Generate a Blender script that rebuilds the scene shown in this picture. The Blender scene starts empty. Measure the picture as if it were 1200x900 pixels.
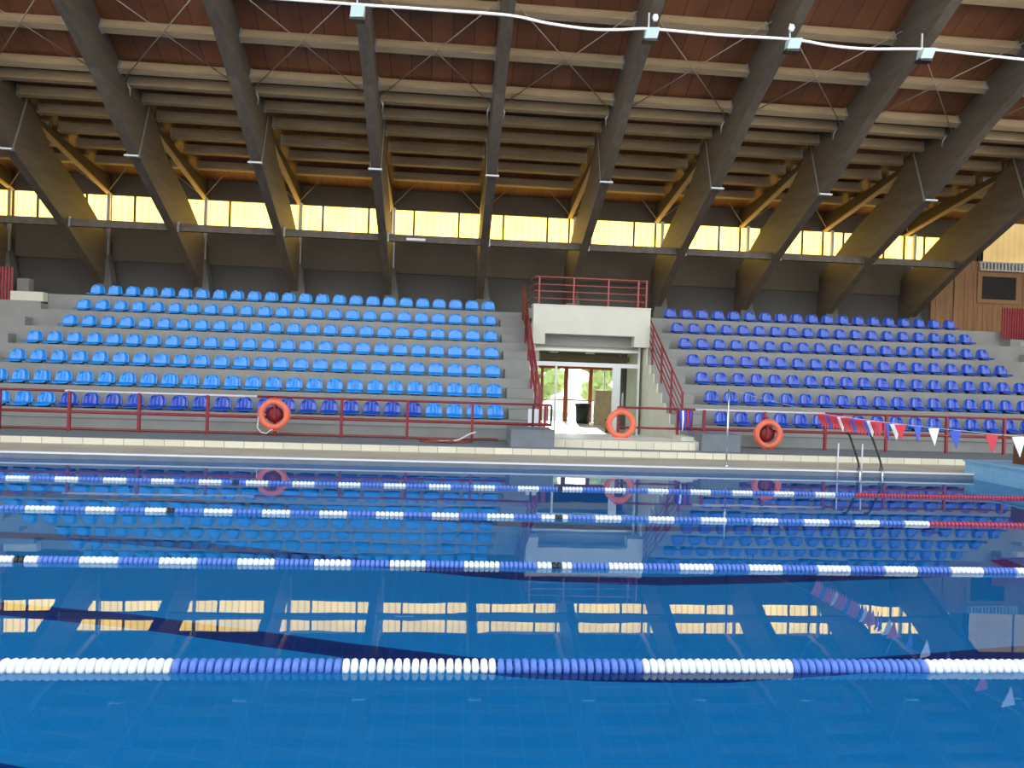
import bpy, bmesh, math, random
from mathutils import Vector, Matrix
random.seed(7)
sc = bpy.context.scene
C = sc.collection
R = math.radians

# ---------------------------------------------------------------- materials
def sl(c):
    return tuple((v/255/12.92 if v/255 <= 0.04045 else ((v/255+0.055)/1.055)**2.4) for v in c) + (1,)

def mat(name, rgb, rough=0.6, metal=0.0, noise=0.0, nscale=6.0, stretch=(1, 1, 1), bump=0.0, spec=0.5, coat=0.0):
    m = bpy.data.materials.new(name); m.use_nodes = True
    nt = m.node_tree; b = nt.nodes['Principled BSDF']
    col = sl(rgb)
    b.inputs['Roughness'].default_value = rough
    b.inputs['Metallic'].default_value = metal
    b.inputs['Specular IOR Level'].default_value = spec
    b.inputs['Coat Weight'].default_value = coat
    b.inputs['Base Color'].default_value = col
    if noise or bump:
        tc = nt.nodes.new('ShaderNodeTexCoord'); mp = nt.nodes.new('ShaderNodeMapping')
        mp.inputs['Scale'].default_value = stretch
        ns = nt.nodes.new('ShaderNodeTexNoise'); ns.inputs['Scale'].default_value = nscale; ns.inputs['Detail'].default_value = 5
        nt.links.new(tc.outputs['Object'], mp.inputs['Vector']); nt.links.new(mp.outputs['Vector'], ns.inputs['Vector'])
        if noise:
            mx = nt.nodes.new('ShaderNodeMix'); mx.data_type = 'RGBA'
            mx.inputs[6].default_value = tuple(v*(1-noise) for v in col[:3])+(1,)
            mx.inputs[7].default_value = tuple(min(1, v*(1+noise)) for v in col[:3])+(1,)
            cr = nt.nodes.new('ShaderNodeMapRange'); cr.inputs[1].default_value = .3; cr.inputs[2].default_value = .7
            nt.links.new(ns.outputs['Fac'], cr.inputs[0]); nt.links.new(cr.outputs[0], mx.inputs[0])
            nt.links.new(mx.outputs[2], b.inputs['Base Color'])
        if bump:
            bp = nt.nodes.new('ShaderNodeBump'); bp.inputs['Strength'].default_value = bump; bp.inputs['Distance'].default_value = .02
            nt.links.new(ns.outputs['Fac'], bp.inputs['Height']); nt.links.new(bp.outputs['Normal'], b.inputs['Normal'])
    return m

def tile_mat(name, rgb, grout, sx, sz, plane='XZ', gap=.02, rough=.4, off=(0, 0), var=0.08):
    """rectangular tiles in the given world plane"""
    m = bpy.data.materials.new(name); m.use_nodes = True
    nt = m.node_tree; b = nt.nodes['Principled BSDF']; b.inputs['Roughness'].default_value = rough
    tc = nt.nodes.new('ShaderNodeTexCoord'); sp = nt.nodes.new('ShaderNodeSeparateXYZ')
    cb = nt.nodes.new('ShaderNodeCombineXYZ')
    nt.links.new(tc.outputs['Object'], sp.inputs[0])
    idx = {'X': 0, 'Y': 1, 'Z': 2}
    for i, ax in enumerate(plane):
        a = nt.nodes.new('ShaderNodeMath'); a.operation = 'ADD'; a.inputs[1].default_value = off[i] + 1000*(sx, sz)[i]
        nt.links.new(sp.outputs[idx[ax]], a.inputs[0]); nt.links.new(a.outputs[0], cb.inputs[i])
    br = nt.nodes.new('ShaderNodeTexBrick'); br.offset = 0; br.squash = 1
    br.inputs['Scale'].default_value = 1; br.inputs['Brick Width'].default_value = sx; br.inputs['Row Height'].default_value = sz
    br.inputs['Mortar Size'].default_value = gap/2; br.inputs['Mortar Smooth'].default_value = .1; br.inputs['Bias'].default_value = 0
    c = sl(rgb)
    br.inputs['Color1'].default_value = tuple(v*(1-var) for v in c[:3])+(1,)
    br.inputs['Color2'].default_value = tuple(min(1, v*(1+var)) for v in c[:3])+(1,)
    br.inputs['Mortar'].default_value = sl(grout)
    nt.links.new(cb.outputs[0], br.inputs['Vector']); nt.links.new(br.outputs['Color'], b.inputs['Base Color'])
    return m

def emit_mat(name, rgb, low=.62):
    m = bpy.data.materials.new(name); m.use_nodes = True
    nt = m.node_tree; nt.nodes.clear()
    out = nt.nodes.new('ShaderNodeOutputMaterial'); em = nt.nodes.new('ShaderNodeEmission')
    em.inputs['Strength'].default_value = 1
    tc = nt.nodes.new('ShaderNodeTexCoord'); wv = nt.nodes.new('ShaderNodeTexWave')
    wv.wave_type = 'BANDS'; wv.bands_direction = 'X'; wv.inputs['Scale'].default_value = 1.35; wv.inputs['Distortion'].default_value = 0
    nz = nt.nodes.new('ShaderNodeTexNoise'); nz.inputs['Scale'].default_value = .9; nz.inputs['Detail'].default_value = 2
    nt.links.new(tc.outputs['Object'], wv.inputs['Vector']); nt.links.new(tc.outputs['Object'], nz.inputs['Vector'])
    pw = nt.nodes.new('ShaderNodeMath'); pw.operation = 'POWER'; pw.inputs[1].default_value = 8
    nt.links.new(wv.outputs['Fac'], pw.inputs[0])
    mr = nt.nodes.new('ShaderNodeMapRange'); mr.inputs[3].default_value = 1.0; mr.inputs[4].default_value = low
    nt.links.new(pw.outputs[0], mr.inputs[0])
    m2 = nt.nodes.new('ShaderNodeMapRange'); m2.inputs[1].default_value = .3; m2.inputs[2].default_value = .7
    m2.inputs[3].default_value = .85; m2.inputs[4].default_value = 1.1
    nt.links.new(nz.outputs['Fac'], m2.inputs[0])
    mu = nt.nodes.new('ShaderNodeMath'); mu.operation = 'MULTIPLY'
    nt.links.new(mr.outputs[0], mu.inputs[0]); nt.links.new(m2.outputs[0], mu.inputs[1])
    vm = nt.nodes.new('ShaderNodeVectorMath'); vm.operation = 'SCALE'; vm.inputs[0].default_value = rgb
    nt.links.new(mu.outputs[0], vm.inputs['Scale']); nt.links.new(vm.outputs[0], em.inputs['Color'])
    nt.links.new(em.outputs[0], out.inputs[0])
    return m

M = {}
M['beam'] = mat('dark_stained_glulam', (84, 75, 65), .65, noise=.22, nscale=1.5, stretch=(6, .6, 4))
M['rafter_lit'] = mat('rafter_underside_lit', (178, 150, 112), .6)  # rafter underside, window light put into the colour
M['rafter'] = mat('rafter_side_shaded', (66, 56, 44), .6, noise=.2, nscale=2, stretch=(4, .6, 4))  # rafter sides, shade put into the darker colour
M['purlin'] = mat('pale_weathered_timber', (156, 135, 104), .7, noise=.16, nscale=2, stretch=(.7, 5, 5))
M['steel'] = mat('galvanised_steel', (160, 165, 165), .45, metal=.6)
M['rod'] = mat('tie_rod_steel', (150, 140, 125), .5, metal=.3)
M['stainless'] = mat('polished_stainless', (205, 208, 210), .2, metal=.9)
M['red'] = mat('dark_red_paint', (128, 30, 42), .42, noise=.12, nscale=4)
M['redpale'] = mat('faded_red_paint', (150, 72, 66), .45)
M['white_rail'] = mat('white_rail_paint', (205, 200, 205), .4)
M['conc'] = mat('grey_terrace_paint', (136, 137, 134), .75, noise=.09, nscale=1.3)
M['conc_dark'] = mat('blue_grey_block_paint', (112, 119, 126), .75, noise=.1, nscale=3)
M['pier'] = mat('bare_concrete', (92, 93, 88), .8, noise=.1, nscale=4)
M['portal'] = mat('off_white_render', (198, 197, 184), .7, noise=.04, nscale=2)
M['cream'] = mat('cream_render', (205, 203, 184), .7, noise=.05, nscale=1.5)
M['coping'] = mat('white_coping', (232, 234, 234), .35)
M['deck'] = mat('beige_deck_tiles', (176, 168, 152), .6, noise=.14, nscale=1.1, stretch=(.6, 1.6, 1))
M['riser_tile'] = tile_mat('cream_riser_tiles', (214, 208, 186), (150, 142, 122), .40, .4, 'XZ', .014, off=(.1, .3))
M['tile'] = tile_mat('pool_tiles', (0, 138, 202), (14, 148, 212), .28, .28, 'XY', .012, .35, var=.015)
M['walltile'] = tile_mat('pool_wall_tiles', (4, 122, 190), (20, 134, 200), .25, .25, 'XZ', .012, .35, var=.03)
M['lane'] = tile_mat('navy_lane_tiles', (0, 42, 110), (6, 66, 138), .25, .25, 'XY', .012, .35)
M['bulk'] = tile_mat('pale_blue_tiles', (120, 172, 205), (140, 186, 214), .25, .125, 'YZ', .008, .4, var=.05)
M['wall_up'] = mat('brown_wall_panel', (92, 84, 70), .75, noise=.1, nscale=1)
M['wall_low'] = mat('charcoal_wall', (74, 73, 70), .8, noise=.08, nscale=1)
M['wood_wall'] = mat('knotty_timber_cladding', (158, 120, 84), .6, noise=.2, nscale=2, stretch=(6, 1, .5))
M['wood_trim'] = mat('timber_trim', (160, 128, 92), .6)
M['brown'] = mat('brown_laminate', (98, 58, 36), .5, noise=.08)
M['dark_glass'] = mat('dark_glass', (40, 46, 52), .08, spec=.8)
M['mullion'] = mat('brown_mullion', (118, 104, 82), .6)
M['alu'] = mat('white_aluminium', (214, 218, 216), .4)
M['orange'] = mat('orange_life_ring', (224, 112, 82), .5, noise=.06, nscale=5)
M['hub'] = mat('dark_red_hub', (120, 24, 30), .5)
M['rope'] = mat('white_rope', (220, 216, 214), .7)
M['pvc'] = mat('white_pvc', (238, 236, 234), .4)
M['lampbox'] = mat('pale_green_housing', (176, 200, 200), .35)
M['black'] = mat('black_rubber', (26, 26, 28), .5)
M['f_white'] = mat('white_float_plastic', (240, 244, 244), .35)
M['f_blue'] = mat('blue_float_plastic', (88, 124, 206), .35)
M['f_red'] = mat('red_float_plastic', (176, 52, 78), .35)
M['f_black'] = mat('black_float_plastic', (24, 30, 36), .35)
M['seat_l'] = mat('light_blue_plastic', (0, 134, 222), .3, spec=.2, coat=.8)
M['seat_d'] = mat('deep_blue_plastic', (0, 68, 178), .3, spec=.2, coat=.8)
M['fl_red'] = mat('red_pennant', (206, 28, 54), .6)
M['fl_blue'] = mat('blue_pennant', (26, 74, 190), .6)
M['fl_white'] = mat('white_pennant', (240, 240, 240), .6)
M['hose_red'] = mat('red_rubber_hose', (130, 66, 60), .5)
M['redframe'] = mat('red_brown_door_frame', (170, 84, 52), .5)
M['lobby_floor'] = mat('pale_lobby_floor', (232, 230, 224), .35)
M['bin'] = mat('dark_green_bin', (40, 54, 48), .45)
M['leaf'] = mat('green_foliage', (184, 198, 128), .7, noise=.25, nscale=3)
M['bark'] = mat('grey_bark', (110, 95, 78), .8, noise=.2)
M['ground'] = mat('pale_paving', (200, 196, 184), .8, noise=.05, nscale=1)
M['stone'] = mat('beige_stone', (214, 190, 160), .6, noise=.12, nscale=5)
M['paper'] = mat('white_sheet', (236, 238, 240), .6)
M['win'] = emit_mat('backlit_yellow_panel', (5.2, 3.3, .66))
M['tan_glow'] = emit_mat('tan_wall_added_glow', (.84, .58, .24), .9)  # bright tan end wall, its lit look put in as emission

def plank_mat():
    m = bpy.data.materials.new('red_brown_boards'); m.use_nodes = True
    nt = m.node_tree; b = nt.nodes['Principled BSDF']; b.inputs['Roughness'].default_value = .6
    tc = nt.nodes.new('ShaderNodeTexCoord'); mp = nt.nodes.new('ShaderNodeMapping')
    nt.links.new(tc.outputs['Object'], mp.inputs['Vector'])
    mp.inputs['Location'].default_value = (200, 200, 0)
    br = nt.nodes.new('ShaderNodeTexBrick'); br.offset = .5
    br.inputs['Scale'].default_value = 1; br.inputs['Brick Width'].default_value = .52; br.inputs['Row Height'].default_value = 5.2
    br.inputs['Mortar Size'].default_value = .012; br.inputs['Bias'].default_value = 0
    br.inputs['Color1'].default_value = sl((104, 62, 36)); br.inputs['Color2'].default_value = sl((124, 76, 46)); br.inputs['Mortar'].default_value = sl((70, 40, 26))
    nt.links.new(mp.outputs[0], br.inputs['Vector'])
    ns = nt.nodes.new('ShaderNodeTexNoise'); ns.inputs['Scale'].default_value = 1.2; ns.inputs['Detail'].default_value = 6
    nt.links.new(tc.outputs['Object'], ns.inputs['Vector'])
    mx = nt.nodes.new('ShaderNodeMix'); mx.data_type = 'RGBA'; mx.blend_type = 'MULTIPLY'; mx.inputs[0].default_value = 1
    mr = nt.nodes.new('ShaderNodeMapRange'); mr.inputs[1].default_value = .3; mr.inputs[2].default_value = .7; mr.inputs[3].default_value = .72; mr.inputs[4].default_value = 1.2
    nt.links.new(ns.outputs['Fac'], mr.inputs[0]); nt.links.new(br.outputs['Color'], mx.inputs[6]); nt.links.new(mr.outputs[0], mx.inputs[7])
    nt.links.new(mx.outputs[2], b.inputs['Base Color'])
    return m
M['planks'] = plank_mat()

def water_mat():
    m = bpy.data.materials.new('pool_water'); m.use_nodes = True
    nt = m.node_tree; nt.nodes.clear()
    out = nt.nodes.new('ShaderNodeOutputMaterial')
    g = nt.nodes.new('ShaderNodeBsdfGlass'); g.inputs['IOR'].default_value = 1.333; g.inputs['Roughness'].default_value = 0.0
    g.inputs['Color'].default_value = (.86, .97, 1, 1)
    tc = nt.nodes.new('ShaderNodeTexCoord'); mp = nt.nodes.new('ShaderNodeMapping'); mp.inputs['Scale'].default_value = (.35, 1.0, 1)
    ns = nt.nodes.new('ShaderNodeTexNoise'); ns.inputs['Scale'].default_value = 2.2; ns.inputs['Detail'].default_value = 2
    bp = nt.nodes.new('ShaderNodeBump'); bp.inputs['Strength'].default_value = .16; bp.inputs['Distance'].default_value = .004
    nt.links.new(tc.outputs['Object'], mp.inputs[0]); nt.links.new(mp.outputs[0], ns.inputs['Vector'])
    nt.links.new(ns.outputs['Fac'], bp.inputs['Height']); nt.links.new(bp.outputs[0], g.inputs['Normal'])
    nt.links.new(g.outputs[0], out.inputs[0])
    return m
M['water'] = water_mat()

def pane_mat():
    m = bpy.data.materials.new('clear_pane'); m.use_nodes = True
    nt = m.node_tree; nt.nodes.clear()
    out = nt.nodes.new('ShaderNodeOutputMaterial'); t = nt.nodes.new('ShaderNodeBsdfTransparent'); t.inputs[0].default_value = (.93, .97, .95, 1)
    g = nt.nodes.new('ShaderNodeBsdfGlossy'); g.inputs['Roughness'].default_value = .02
    fr = nt.nodes.new('ShaderNodeFresnel'); fr.inputs[0].default_value = 1.45
    mx = nt.nodes.new('ShaderNodeMixShader')
    nt.links.new(fr.outputs[0], mx.inputs[0]); nt.links.new(t.outputs[0], mx.inputs[1]); nt.links.new(g.outputs[0], mx.inputs[2])
    nt.links.new(mx.outputs[0], out.inputs[0])
    return m
M['pane'] = pane_mat()

# ---------------------------------------------------------------- geometry helpers
class MB:
    def __init__(s): s.v = []; s.f = []; s.mi = []; s.mats = []; s.smooth = []
    def _m(s, m):
        if m not in s.mats: s.mats.append(m)
        return s.mats.index(m)
    def add(s, vs, fs, m, smooth=False):
        o = len(s.v); s.v += [tuple(v) for v in vs]; k = s._m(m)
        for f in fs:
            s.f.append(tuple(i+o for i in f)); s.mi.append(k); s.smooth.append(smooth)
        return s
    def box(s, x0, x1, y0, y1, z0, z1, m):
        vs = [(x, y, z) for x in (x0, x1) for y in (y0, y1) for z in (z0, z1)]
        fs = [(0, 1, 3, 2), (4, 6, 7, 5), (0, 4, 5, 1), (2, 3, 7, 6), (0, 2, 6, 4), (1, 5, 7, 3)]
        return s.add(vs, fs, m)
    def prism(s, prof, x0, x1, m):
        """closed (y,z) profile, counter-clockwise seen from +X, extruded along X"""
        n = len(prof)
        a = sum(prof[i][0]*prof[(i+1) % n][1]-prof[(i+1) % n][0]*prof[i][1] for i in range(n))
        if a < 0: prof = prof[::-1]
        vs = [(x0, y, z) for y, z in prof]+[(x1, y, z) for y, z in prof]
        fs = [tuple(range(n))[::-1], tuple(range(n, 2*n))]
        fs += [(i, (i+1) % n, n+(i+1) % n, n+i) for i in range(n)]
        return s.add(vs, fs, m)
    def tube(s, pts, r, m, seg=8, closed=False):
        pts = [Vector(p) for p in pts]; n = len(pts); vs = []; fs = []
        up0 = None
        for i, p in enumerate(pts):
            a = pts[(i-1) % n] if (i > 0 or closed) else p
            b = pts[(i+1) % n] if (i < n-1 or closed) else p
            t = (b-a).normalized()
            if up0 is None:
                up0 = Vector((0, 0, 1)) if abs(t.z) < .9 else Vector((1, 0, 0))
            u = (up0-t*up0.dot(t))
            if u.length < 1e-4: u = t.orthogonal()
            u.normalize(); w = t.cross(u); up0 = u
            rr = r[i] if isinstance(r, (list, tuple)) else r
            for k in range(seg):
                an = 2*math.pi*k/seg
                vs.append(p+u*math.cos(an)*rr+w*math.sin(an)*rr)
        rng = n if closed else n-1
        for i in range(rng):
            for k in range(seg):
                a = i*seg+k; b = i*seg+(k+1) % seg; c = ((i+1) % n)*seg+(k+1) % seg; d = ((i+1) % n)*seg+k
                fs.append((a, b, c, d))
        if not closed:
            fs.append(tuple(range(seg))[::-1]); fs.append(tuple(range((n-1)*seg, n*seg)))
        return s.add(vs, fs, m, True)
    def mesh(s, name):
        me = bpy.data.meshes.new(name); me.from_pydata(s.v, [], s.f)
        for m in s.mats: me.materials.append(m)
        me.polygons.foreach_set('material_index', s.mi); me.polygons.foreach_set('use_smooth', s.smooth)
        me.update(); return me
    def build(s, name, parent=None, loc=None):
        return link(name, s.mesh(name), parent, loc)

def link(name, me, parent=None, loc=None):
    o = bpy.data.objects.new(name, me); C.objects.link(o)
    if parent: o.parent = parent
    if loc is not None: o.location = loc
    return o

def tag(o, label, cat, group=None, kind=None):
    o['label'] = label; o['category'] = cat
    if group: o['group'] = group
    if kind: o['kind'] = kind
    return o
def struct(o, label=None, cat=None):
    o['kind'] = 'structure'
    if label: o['label'] = label
    if cat: o['category'] = cat
    return o
def thing(name, label, cat, loc=(0, 0, 0), group=None, kind=None, rz=0):
    o = bpy.data.objects.new(name, None); C.objects.link(o); o.location = loc; o.rotation_euler = (0, 0, rz)
    o.empty_display_size = .1
    return tag(o, label, cat, group, kind)
def box(name, x0, x1, y0, y1, z0, z1, m, parent=None):
    return MB().box(x0, x1, y0, y1, z0, z1, m).build(name, parent)

ORD = ['first', 'second', 'third', 'fourth', 'fifth', 'sixth', 'seventh', 'eighth', 'ninth', 'tenth', 'eleventh', 'twelfth',
       'thirteenth', 'fourteenth', 'fifteenth', 'sixteenth', 'seventeenth', 'eighteenth', 'nineteenth', 'twentieth',
       'twenty-first', 'twenty-second', 'twenty-third', 'twenty-fourth', 'twenty-fifth', 'twenty-sixth']

# ---------------------------------------------------------------- camera
CZ = 1.7672; YAW = .0874; PIT = -.0095; ROL = .0331; F = 903.57
cd = bpy.data.cameras.new('camera'); cam = bpy.data.objects.new('camera', cd); C.objects.link(cam); sc.camera = cam
cd.sensor_width = 36; cd.lens = F/1200*36; cd.clip_start = .05; cd.clip_end = 500
fwd = Vector((math.sin(YAW)*math.cos(PIT), math.cos(YAW)*math.cos(PIT), math.sin(PIT)))
rt = Vector((math.cos(YAW), -math.sin(YAW), 0)); up = rt.cross(fwd)
r2 = rt*math.cos(ROL)+up*math.sin(ROL); u2 = -rt*math.sin(ROL)+up*math.cos(ROL)
mw = Matrix((r2, u2, -fwd)).transposed().to_4x4(); mw.translation = (0, 0, CZ)
cam.matrix_world = mw
def in_frame(p, mpx=6):
    d = Vector(p)-Vector((0, 0, CZ)); z = d.dot(fwd)
    if z <= 0: return False
    x = 600+F*d.dot(r2)/z; y = 450-F*d.dot(u2)/z
    return -mpx < x < 1200+mpx and -mpx < y < 900+mpx

# ---------------------------------------------------------------- layout numbers
XL, XR = -14.0, 10.74          # pool
YN, YF = -.4, 14.72
DZ = .1                        # deck height above water
POOLZ = -4.5
FLOORP = [(-14.3, -2.76), (-4.8, -2.8), (-3.2, -2.98), (-1, -3.45), (1, -3.86), (3.2, -4.14), (7, -4.26), (11.4, -4.3)]
def fz(x):
    for (a, za), (b, zb) in zip(FLOORP[:-1], FLOORP[1:]):
        if x <= b: return za+(zb-za)*(x-a)/(b-a)
    return FLOORP[-1][1]
X0B, BAY = -15.004, 3.2294     # roof bays
YW = 28.0                      # window wall
XWL, XWR = -18.4, 24.0
def bx(k): return X0B+BAY*k
OL, OR_ = 2.33, 5.75           # vomitory opening

# ---------------------------------------------------------------- pool
mb = MB()
for (a, za), (b, zb) in zip(FLOORP[:-1], FLOORP[1:]):
    vs = [(a, YN-.3, za), (b, YN-.3, zb), (b, YF+.3, zb), (a, YF+.3, za)]
    mb.add(vs+[(x, y, -4.6) for x, y, z in vs], [(0, 1, 2, 3), (7, 6, 5, 4), (0, 4, 5, 1), (3, 2, 6, 7)], M['tile'])
struct(mb.build('pool_floor'), 'blue tiled pool floor under the water', 'pool floor')
mb = MB()
mb.box(XL-.3, XR, YF, YF+.3, POOLZ, .0, M['walltile']); mb.box(XL-.3, XR, YN-.3, YN, POOLZ, .0, M['walltile'])
mb.box(XL-.3, XL, YN, YF, POOLZ, .0, M['walltile']); mb.box(XR, XR+.3, YN, YF, POOLZ, 0, M['walltile'])
struct(mb.build('pool_wall'), 'blue tiled pool side walls below the waterline', 'pool wall')
mb = MB().add([(XL, YN, 0), (XR, YN, 0), (XR, YF, 0), (XL, YF, 0)], [(0, 1, 2, 3)], M['water'])
wt = mb.build('pool_water'); wt['kind'] = 'structure'; wt['label'] = 'calm blue pool water reflecting the seats and yellow windows'; wt['category'] = 'water'
ROPES = [4.62, 7.12, 9.62, 12.12]
for i, y in enumerate([3.37, 5.87, 8.37, 10.87, 13.4, .9]):
    mb = MB(); xs = [XL+2]+[p[0] for p in FLOORP[1:-1]]+[XR-2]
    vs = []
    for x in xs:
        for dz in (.0, .008):
            for dy in (-.15, .15): vs.append((x, y+dy, fz(x)+dz))
    fs = []
    for q in range(len(xs)-1):
        o_ = q*4; fs += [(o_+2, o_+6, o_+7, o_+3), (o_, o_+1, o_+5, o_+4), (o_, o_+4, o_+6, o_+2), (o_+1, o_+3, o_+7, o_+5)]
    e_ = 4*(len(xs)-1); fs += [(0, 2, 3, 1), (e_, e_+1, e_+3, e_+2)]
    mb.add(vs, fs, M['lane'])
    for e in (XL+2, XR-2): mb.box(e-.15, e+.15, y-.5, y+.5, fz(e)-.01, fz(e)+.0085, M['lane'])
    struct(mb.build('pool_lane_line'), 'navy tiled line along the pool floor %s' % ['below the nearest lane rope, camera side', 'just behind the nearest lane rope', 'just behind the second nearest lane rope', 'between the two far lane ropes', 'under the far pool edge', 'at the near pool edge'][i], 'lane line')

# deck + coping
mb = MB()
mb.box(-30, 30, YF+.22, 16.4, -.1, DZ, M['deck'])
mb.box(-30, XL-.22, YN-.22, YF+.22, -.1, DZ, M['deck']); mb.box(XR+2.2, 30, YN-.22, YF+.22, -.1, DZ, M['deck'])
mb.box(-30, 30, -9, YN-.22, -.1, DZ, M['deck'])
struct(mb.build('floor'), 'beige tiled pool deck around the water', 'floor')
mb = MB()
mb.box(XL-.22, XR, YF, YF+.12, .084, DZ+.012, M['coping']); mb.box(XL-.22, XL, YN, YF, .084, DZ+.012, M['coping'])
mb.box(XL-.22, XR, YN-.22, YN, .084, DZ+.012, M['coping'])
mb.box(XL-.22, XR, YF+.12, YF+.22, .022, DZ+.002, M['deck'])
mb.box(XL-.22, XR, YF+.008, YF+.22, -.1, .084, M['conc_dark']); mb.box(XL-.22, XL-.008, YN, YF, -.1, .084, M['conc_dark']); mb.box(XL-.22, XR, YN-.22, YN-.008, -.1, .084, M['conc_dark'])
struct(mb.build('pool_coping'), 'thin white coping along the pool edge', 'coping')
# raised end bulkhead on the right
mb = MB().box(XR, XR+2.2, YN-.2, 15.0, -.05, .335, M['bulk'])
mb.box(XR-.03, XR+2.2, YN-.2, 15.03, .335, .37, M['bulk'])
struct(mb.build('end_platform'), 'raised pale blue tiled platform at the right end of the pool', 'platform')

# ---------------------------------------------------------------- terraces
def zt(i): return .70+.507*(7-i)
def yf(i): return 18.77+.81*(7-i)
def terrace(name, xa, xb, label):
    mb = MB()
    prof = [(18.3, DZ-.05), (18.3, .49), (18.77, .49)]
    for i in range(7, 0, -1):
        prof += [(yf(i), zt(i)-(.0))]
        if i > 1: prof += [(yf(i-1), zt(i))]
    # fix first riser
    prof += [(23.95, zt(1)), (23.95, DZ-.05)]
    mb.prism(prof, xa, xb, M['conc'])
    return struct(mb.build(name), label, 'terrace')
terrace('concrete_terrace', -19.5, OL, 'grey stepped concrete terrace under the left block of seats')
terrace('concrete_terrace', OR_, 24, 'grey stepped concrete terrace under the right block of seats')
# plinth with tiled riser
mb = MB()
for xa, xb in ((-30, OL), (OR_, 30)):
    mb.box(xa, xb, 16.42, 18.3, -.05, .245, M['conc_dark']); mb.box(xa, xb, 16.4, 16.46, -.05, .235, M['riser_tile'])
mb.box(OL, OR_, 16.42, 16.95, -.05, .245, M['conc'])
mb.box(OL, OR_, 16.4, 16.46, -.05, .235, M['riser_tile'])
struct(mb.build('front_plinth'), 'low plinth with cream tiled riser in front of the terraces', 'plinth')
# entrance steps and ramp
mb = MB()
mb.box(OL, OR_-.1, 16.9, 18.1, 0, .41, M['conc']); mb.box(OL+.002, OR_-.1, 16.86, 16.905, .245, .40, M['riser_tile'])
mb.box(OL, OR_-.1, 16.86, 17.0, .40, .43, M['cream'])
mb.prism([(16.95, 0), (16.95, .43), (18.1, .43), (22.0, .2), (28, .2), (28, 0)], OL, OR_+.9, M['lobby_floor'])
mb.box(5.45, 5.75, 17.25, 18.1, .4, .52, M['cream'])
struct(mb.build('entrance_step'), 'cream tiled step and ramp up to the glass entrance', 'step')
# side blocks
def block(x0, x1, y0, label):
    mb = MB(); mb.box(x0, x1, y0, 17.75, .245, .60, M['conc_dark']); mb.box(x0-.01, x1+.01, y0-.01, 17.76, .60, .625, M['conc_dark'])
    tag(mb.build('concrete_block'), label, 'block')
block(1.47, 2.42, 16.62, 'blue grey painted block left of the entrance steps')
block(5.76, 6.65, 16.75, 'blue grey painted block right of the entrance steps')
# aisle half steps
def aisle(xa, xb, label, col='conc'):
    root = thing('aisle_stair', label, 'stairs', (0, 0, 0))
    root['kind'] = 'structure'
    for i in range(7, 1, -1):
        box('step', xa, xb, yf(i)+.405, yf(i-1)+.0, zt(i)+.001, zt(i)+.2535, M[col], root)
    box('step', xa, xb, 18.365, 18.77, .24, .60, M[col], root)
aisle(1.62, 2.33, 'grey steps of the aisle left of the entrance')
aisle(5.75, 6.62, 'grey steps of the aisle right of the entrance')
aisle(18.0, 19.6, 'grey steps at the right end of the seating')
aisle(-13.4, -11.6, 'grey steps at the left end of the seating')
# opening side walls
mb = MB()
def side_profile(h):
    pr = [(17.15, 0), (17.15, .46), (18.0, .46), (18.0, .5), (18.36, .5), (18.36, .60+h), (18.77, .60+h)]
    for i in range(7, 3, -1):
        pr += [(yf(i), zt(i)+h), (yf(i)+.405, zt(i)+h), (yf(i)+.405, zt(i)+.2535+h)]
        if i > 4: pr += [(yf(i-1), zt(i)+.2535+h)]
    return pr+[(21.6, zt(4)+.2535+h), (21.6, 2.7), (23.9, 2.7), (23.9, 0)]
mb.prism(side_profile(.004), OR_-.03, OR_-.001, M['cream'])
struct(mb.build('wall_right_of_entrance'), 'cream wall below the right aisle stair', 'wall')
mb = MB()
mb.prism(side_profile(.004), OL+.001, OL+.03, M['cream'])
struct(mb.build('wall_left_of_entrance'), 'cream wall below the left aisle stair', 'wall')
# promenade slab
mb = MB()
mb.box(-19.5, OL, 23.9, YW, 3.45, zt(1), M['conc']); mb.box(OR_, 24, 23.9, YW, 3.45, zt(1), M['conc'])
mb.box(OL, OR_, 21.9, YW, 3.45, zt(1)+.0, M['conc'])
struct(mb.build('promenade_slab'), 'grey walkway slab behind the top seats', 'walkway')

# portal
mb = MB()
xa, xb, xn1, xn2 = 2.42, 5.77, 2.77, 5.33
y0, y1 = 21.5, 21.9
mb.box(xa, xb, y0, y1, 3.02, 3.8, M['portal'])
mb.box(xa, xn1, y0, y1, 2.72, 3.02, M['portal']); mb.box(xn2, xb, y0, y1, 2.72, 3.02, M['portal'])
mb.box(xa-.01, xb+.01, y0-.02, y1+.1, 3.8, 3.835, M['portal'])
struct(mb.build('portal_fascia'), 'off white rendered box over the entrance opening', 'fascia')
mb = MB(); mb.box(OL+.12, OR_-.12, 21.95, 22.1, 2.7, 3.02, M['conc']); mb.box(OL+.12, OR_-.12, 22.1, 22.3, 2.55, 2.8, M['cream'])
mb.box(OL+.12, OR_-.12, 21.9, 23, 2.98, 3.05, M['conc'])
struct(mb.build('trim_entrance_lintel'), 'grey lintel set back below the white entrance box', 'lintel')
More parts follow.
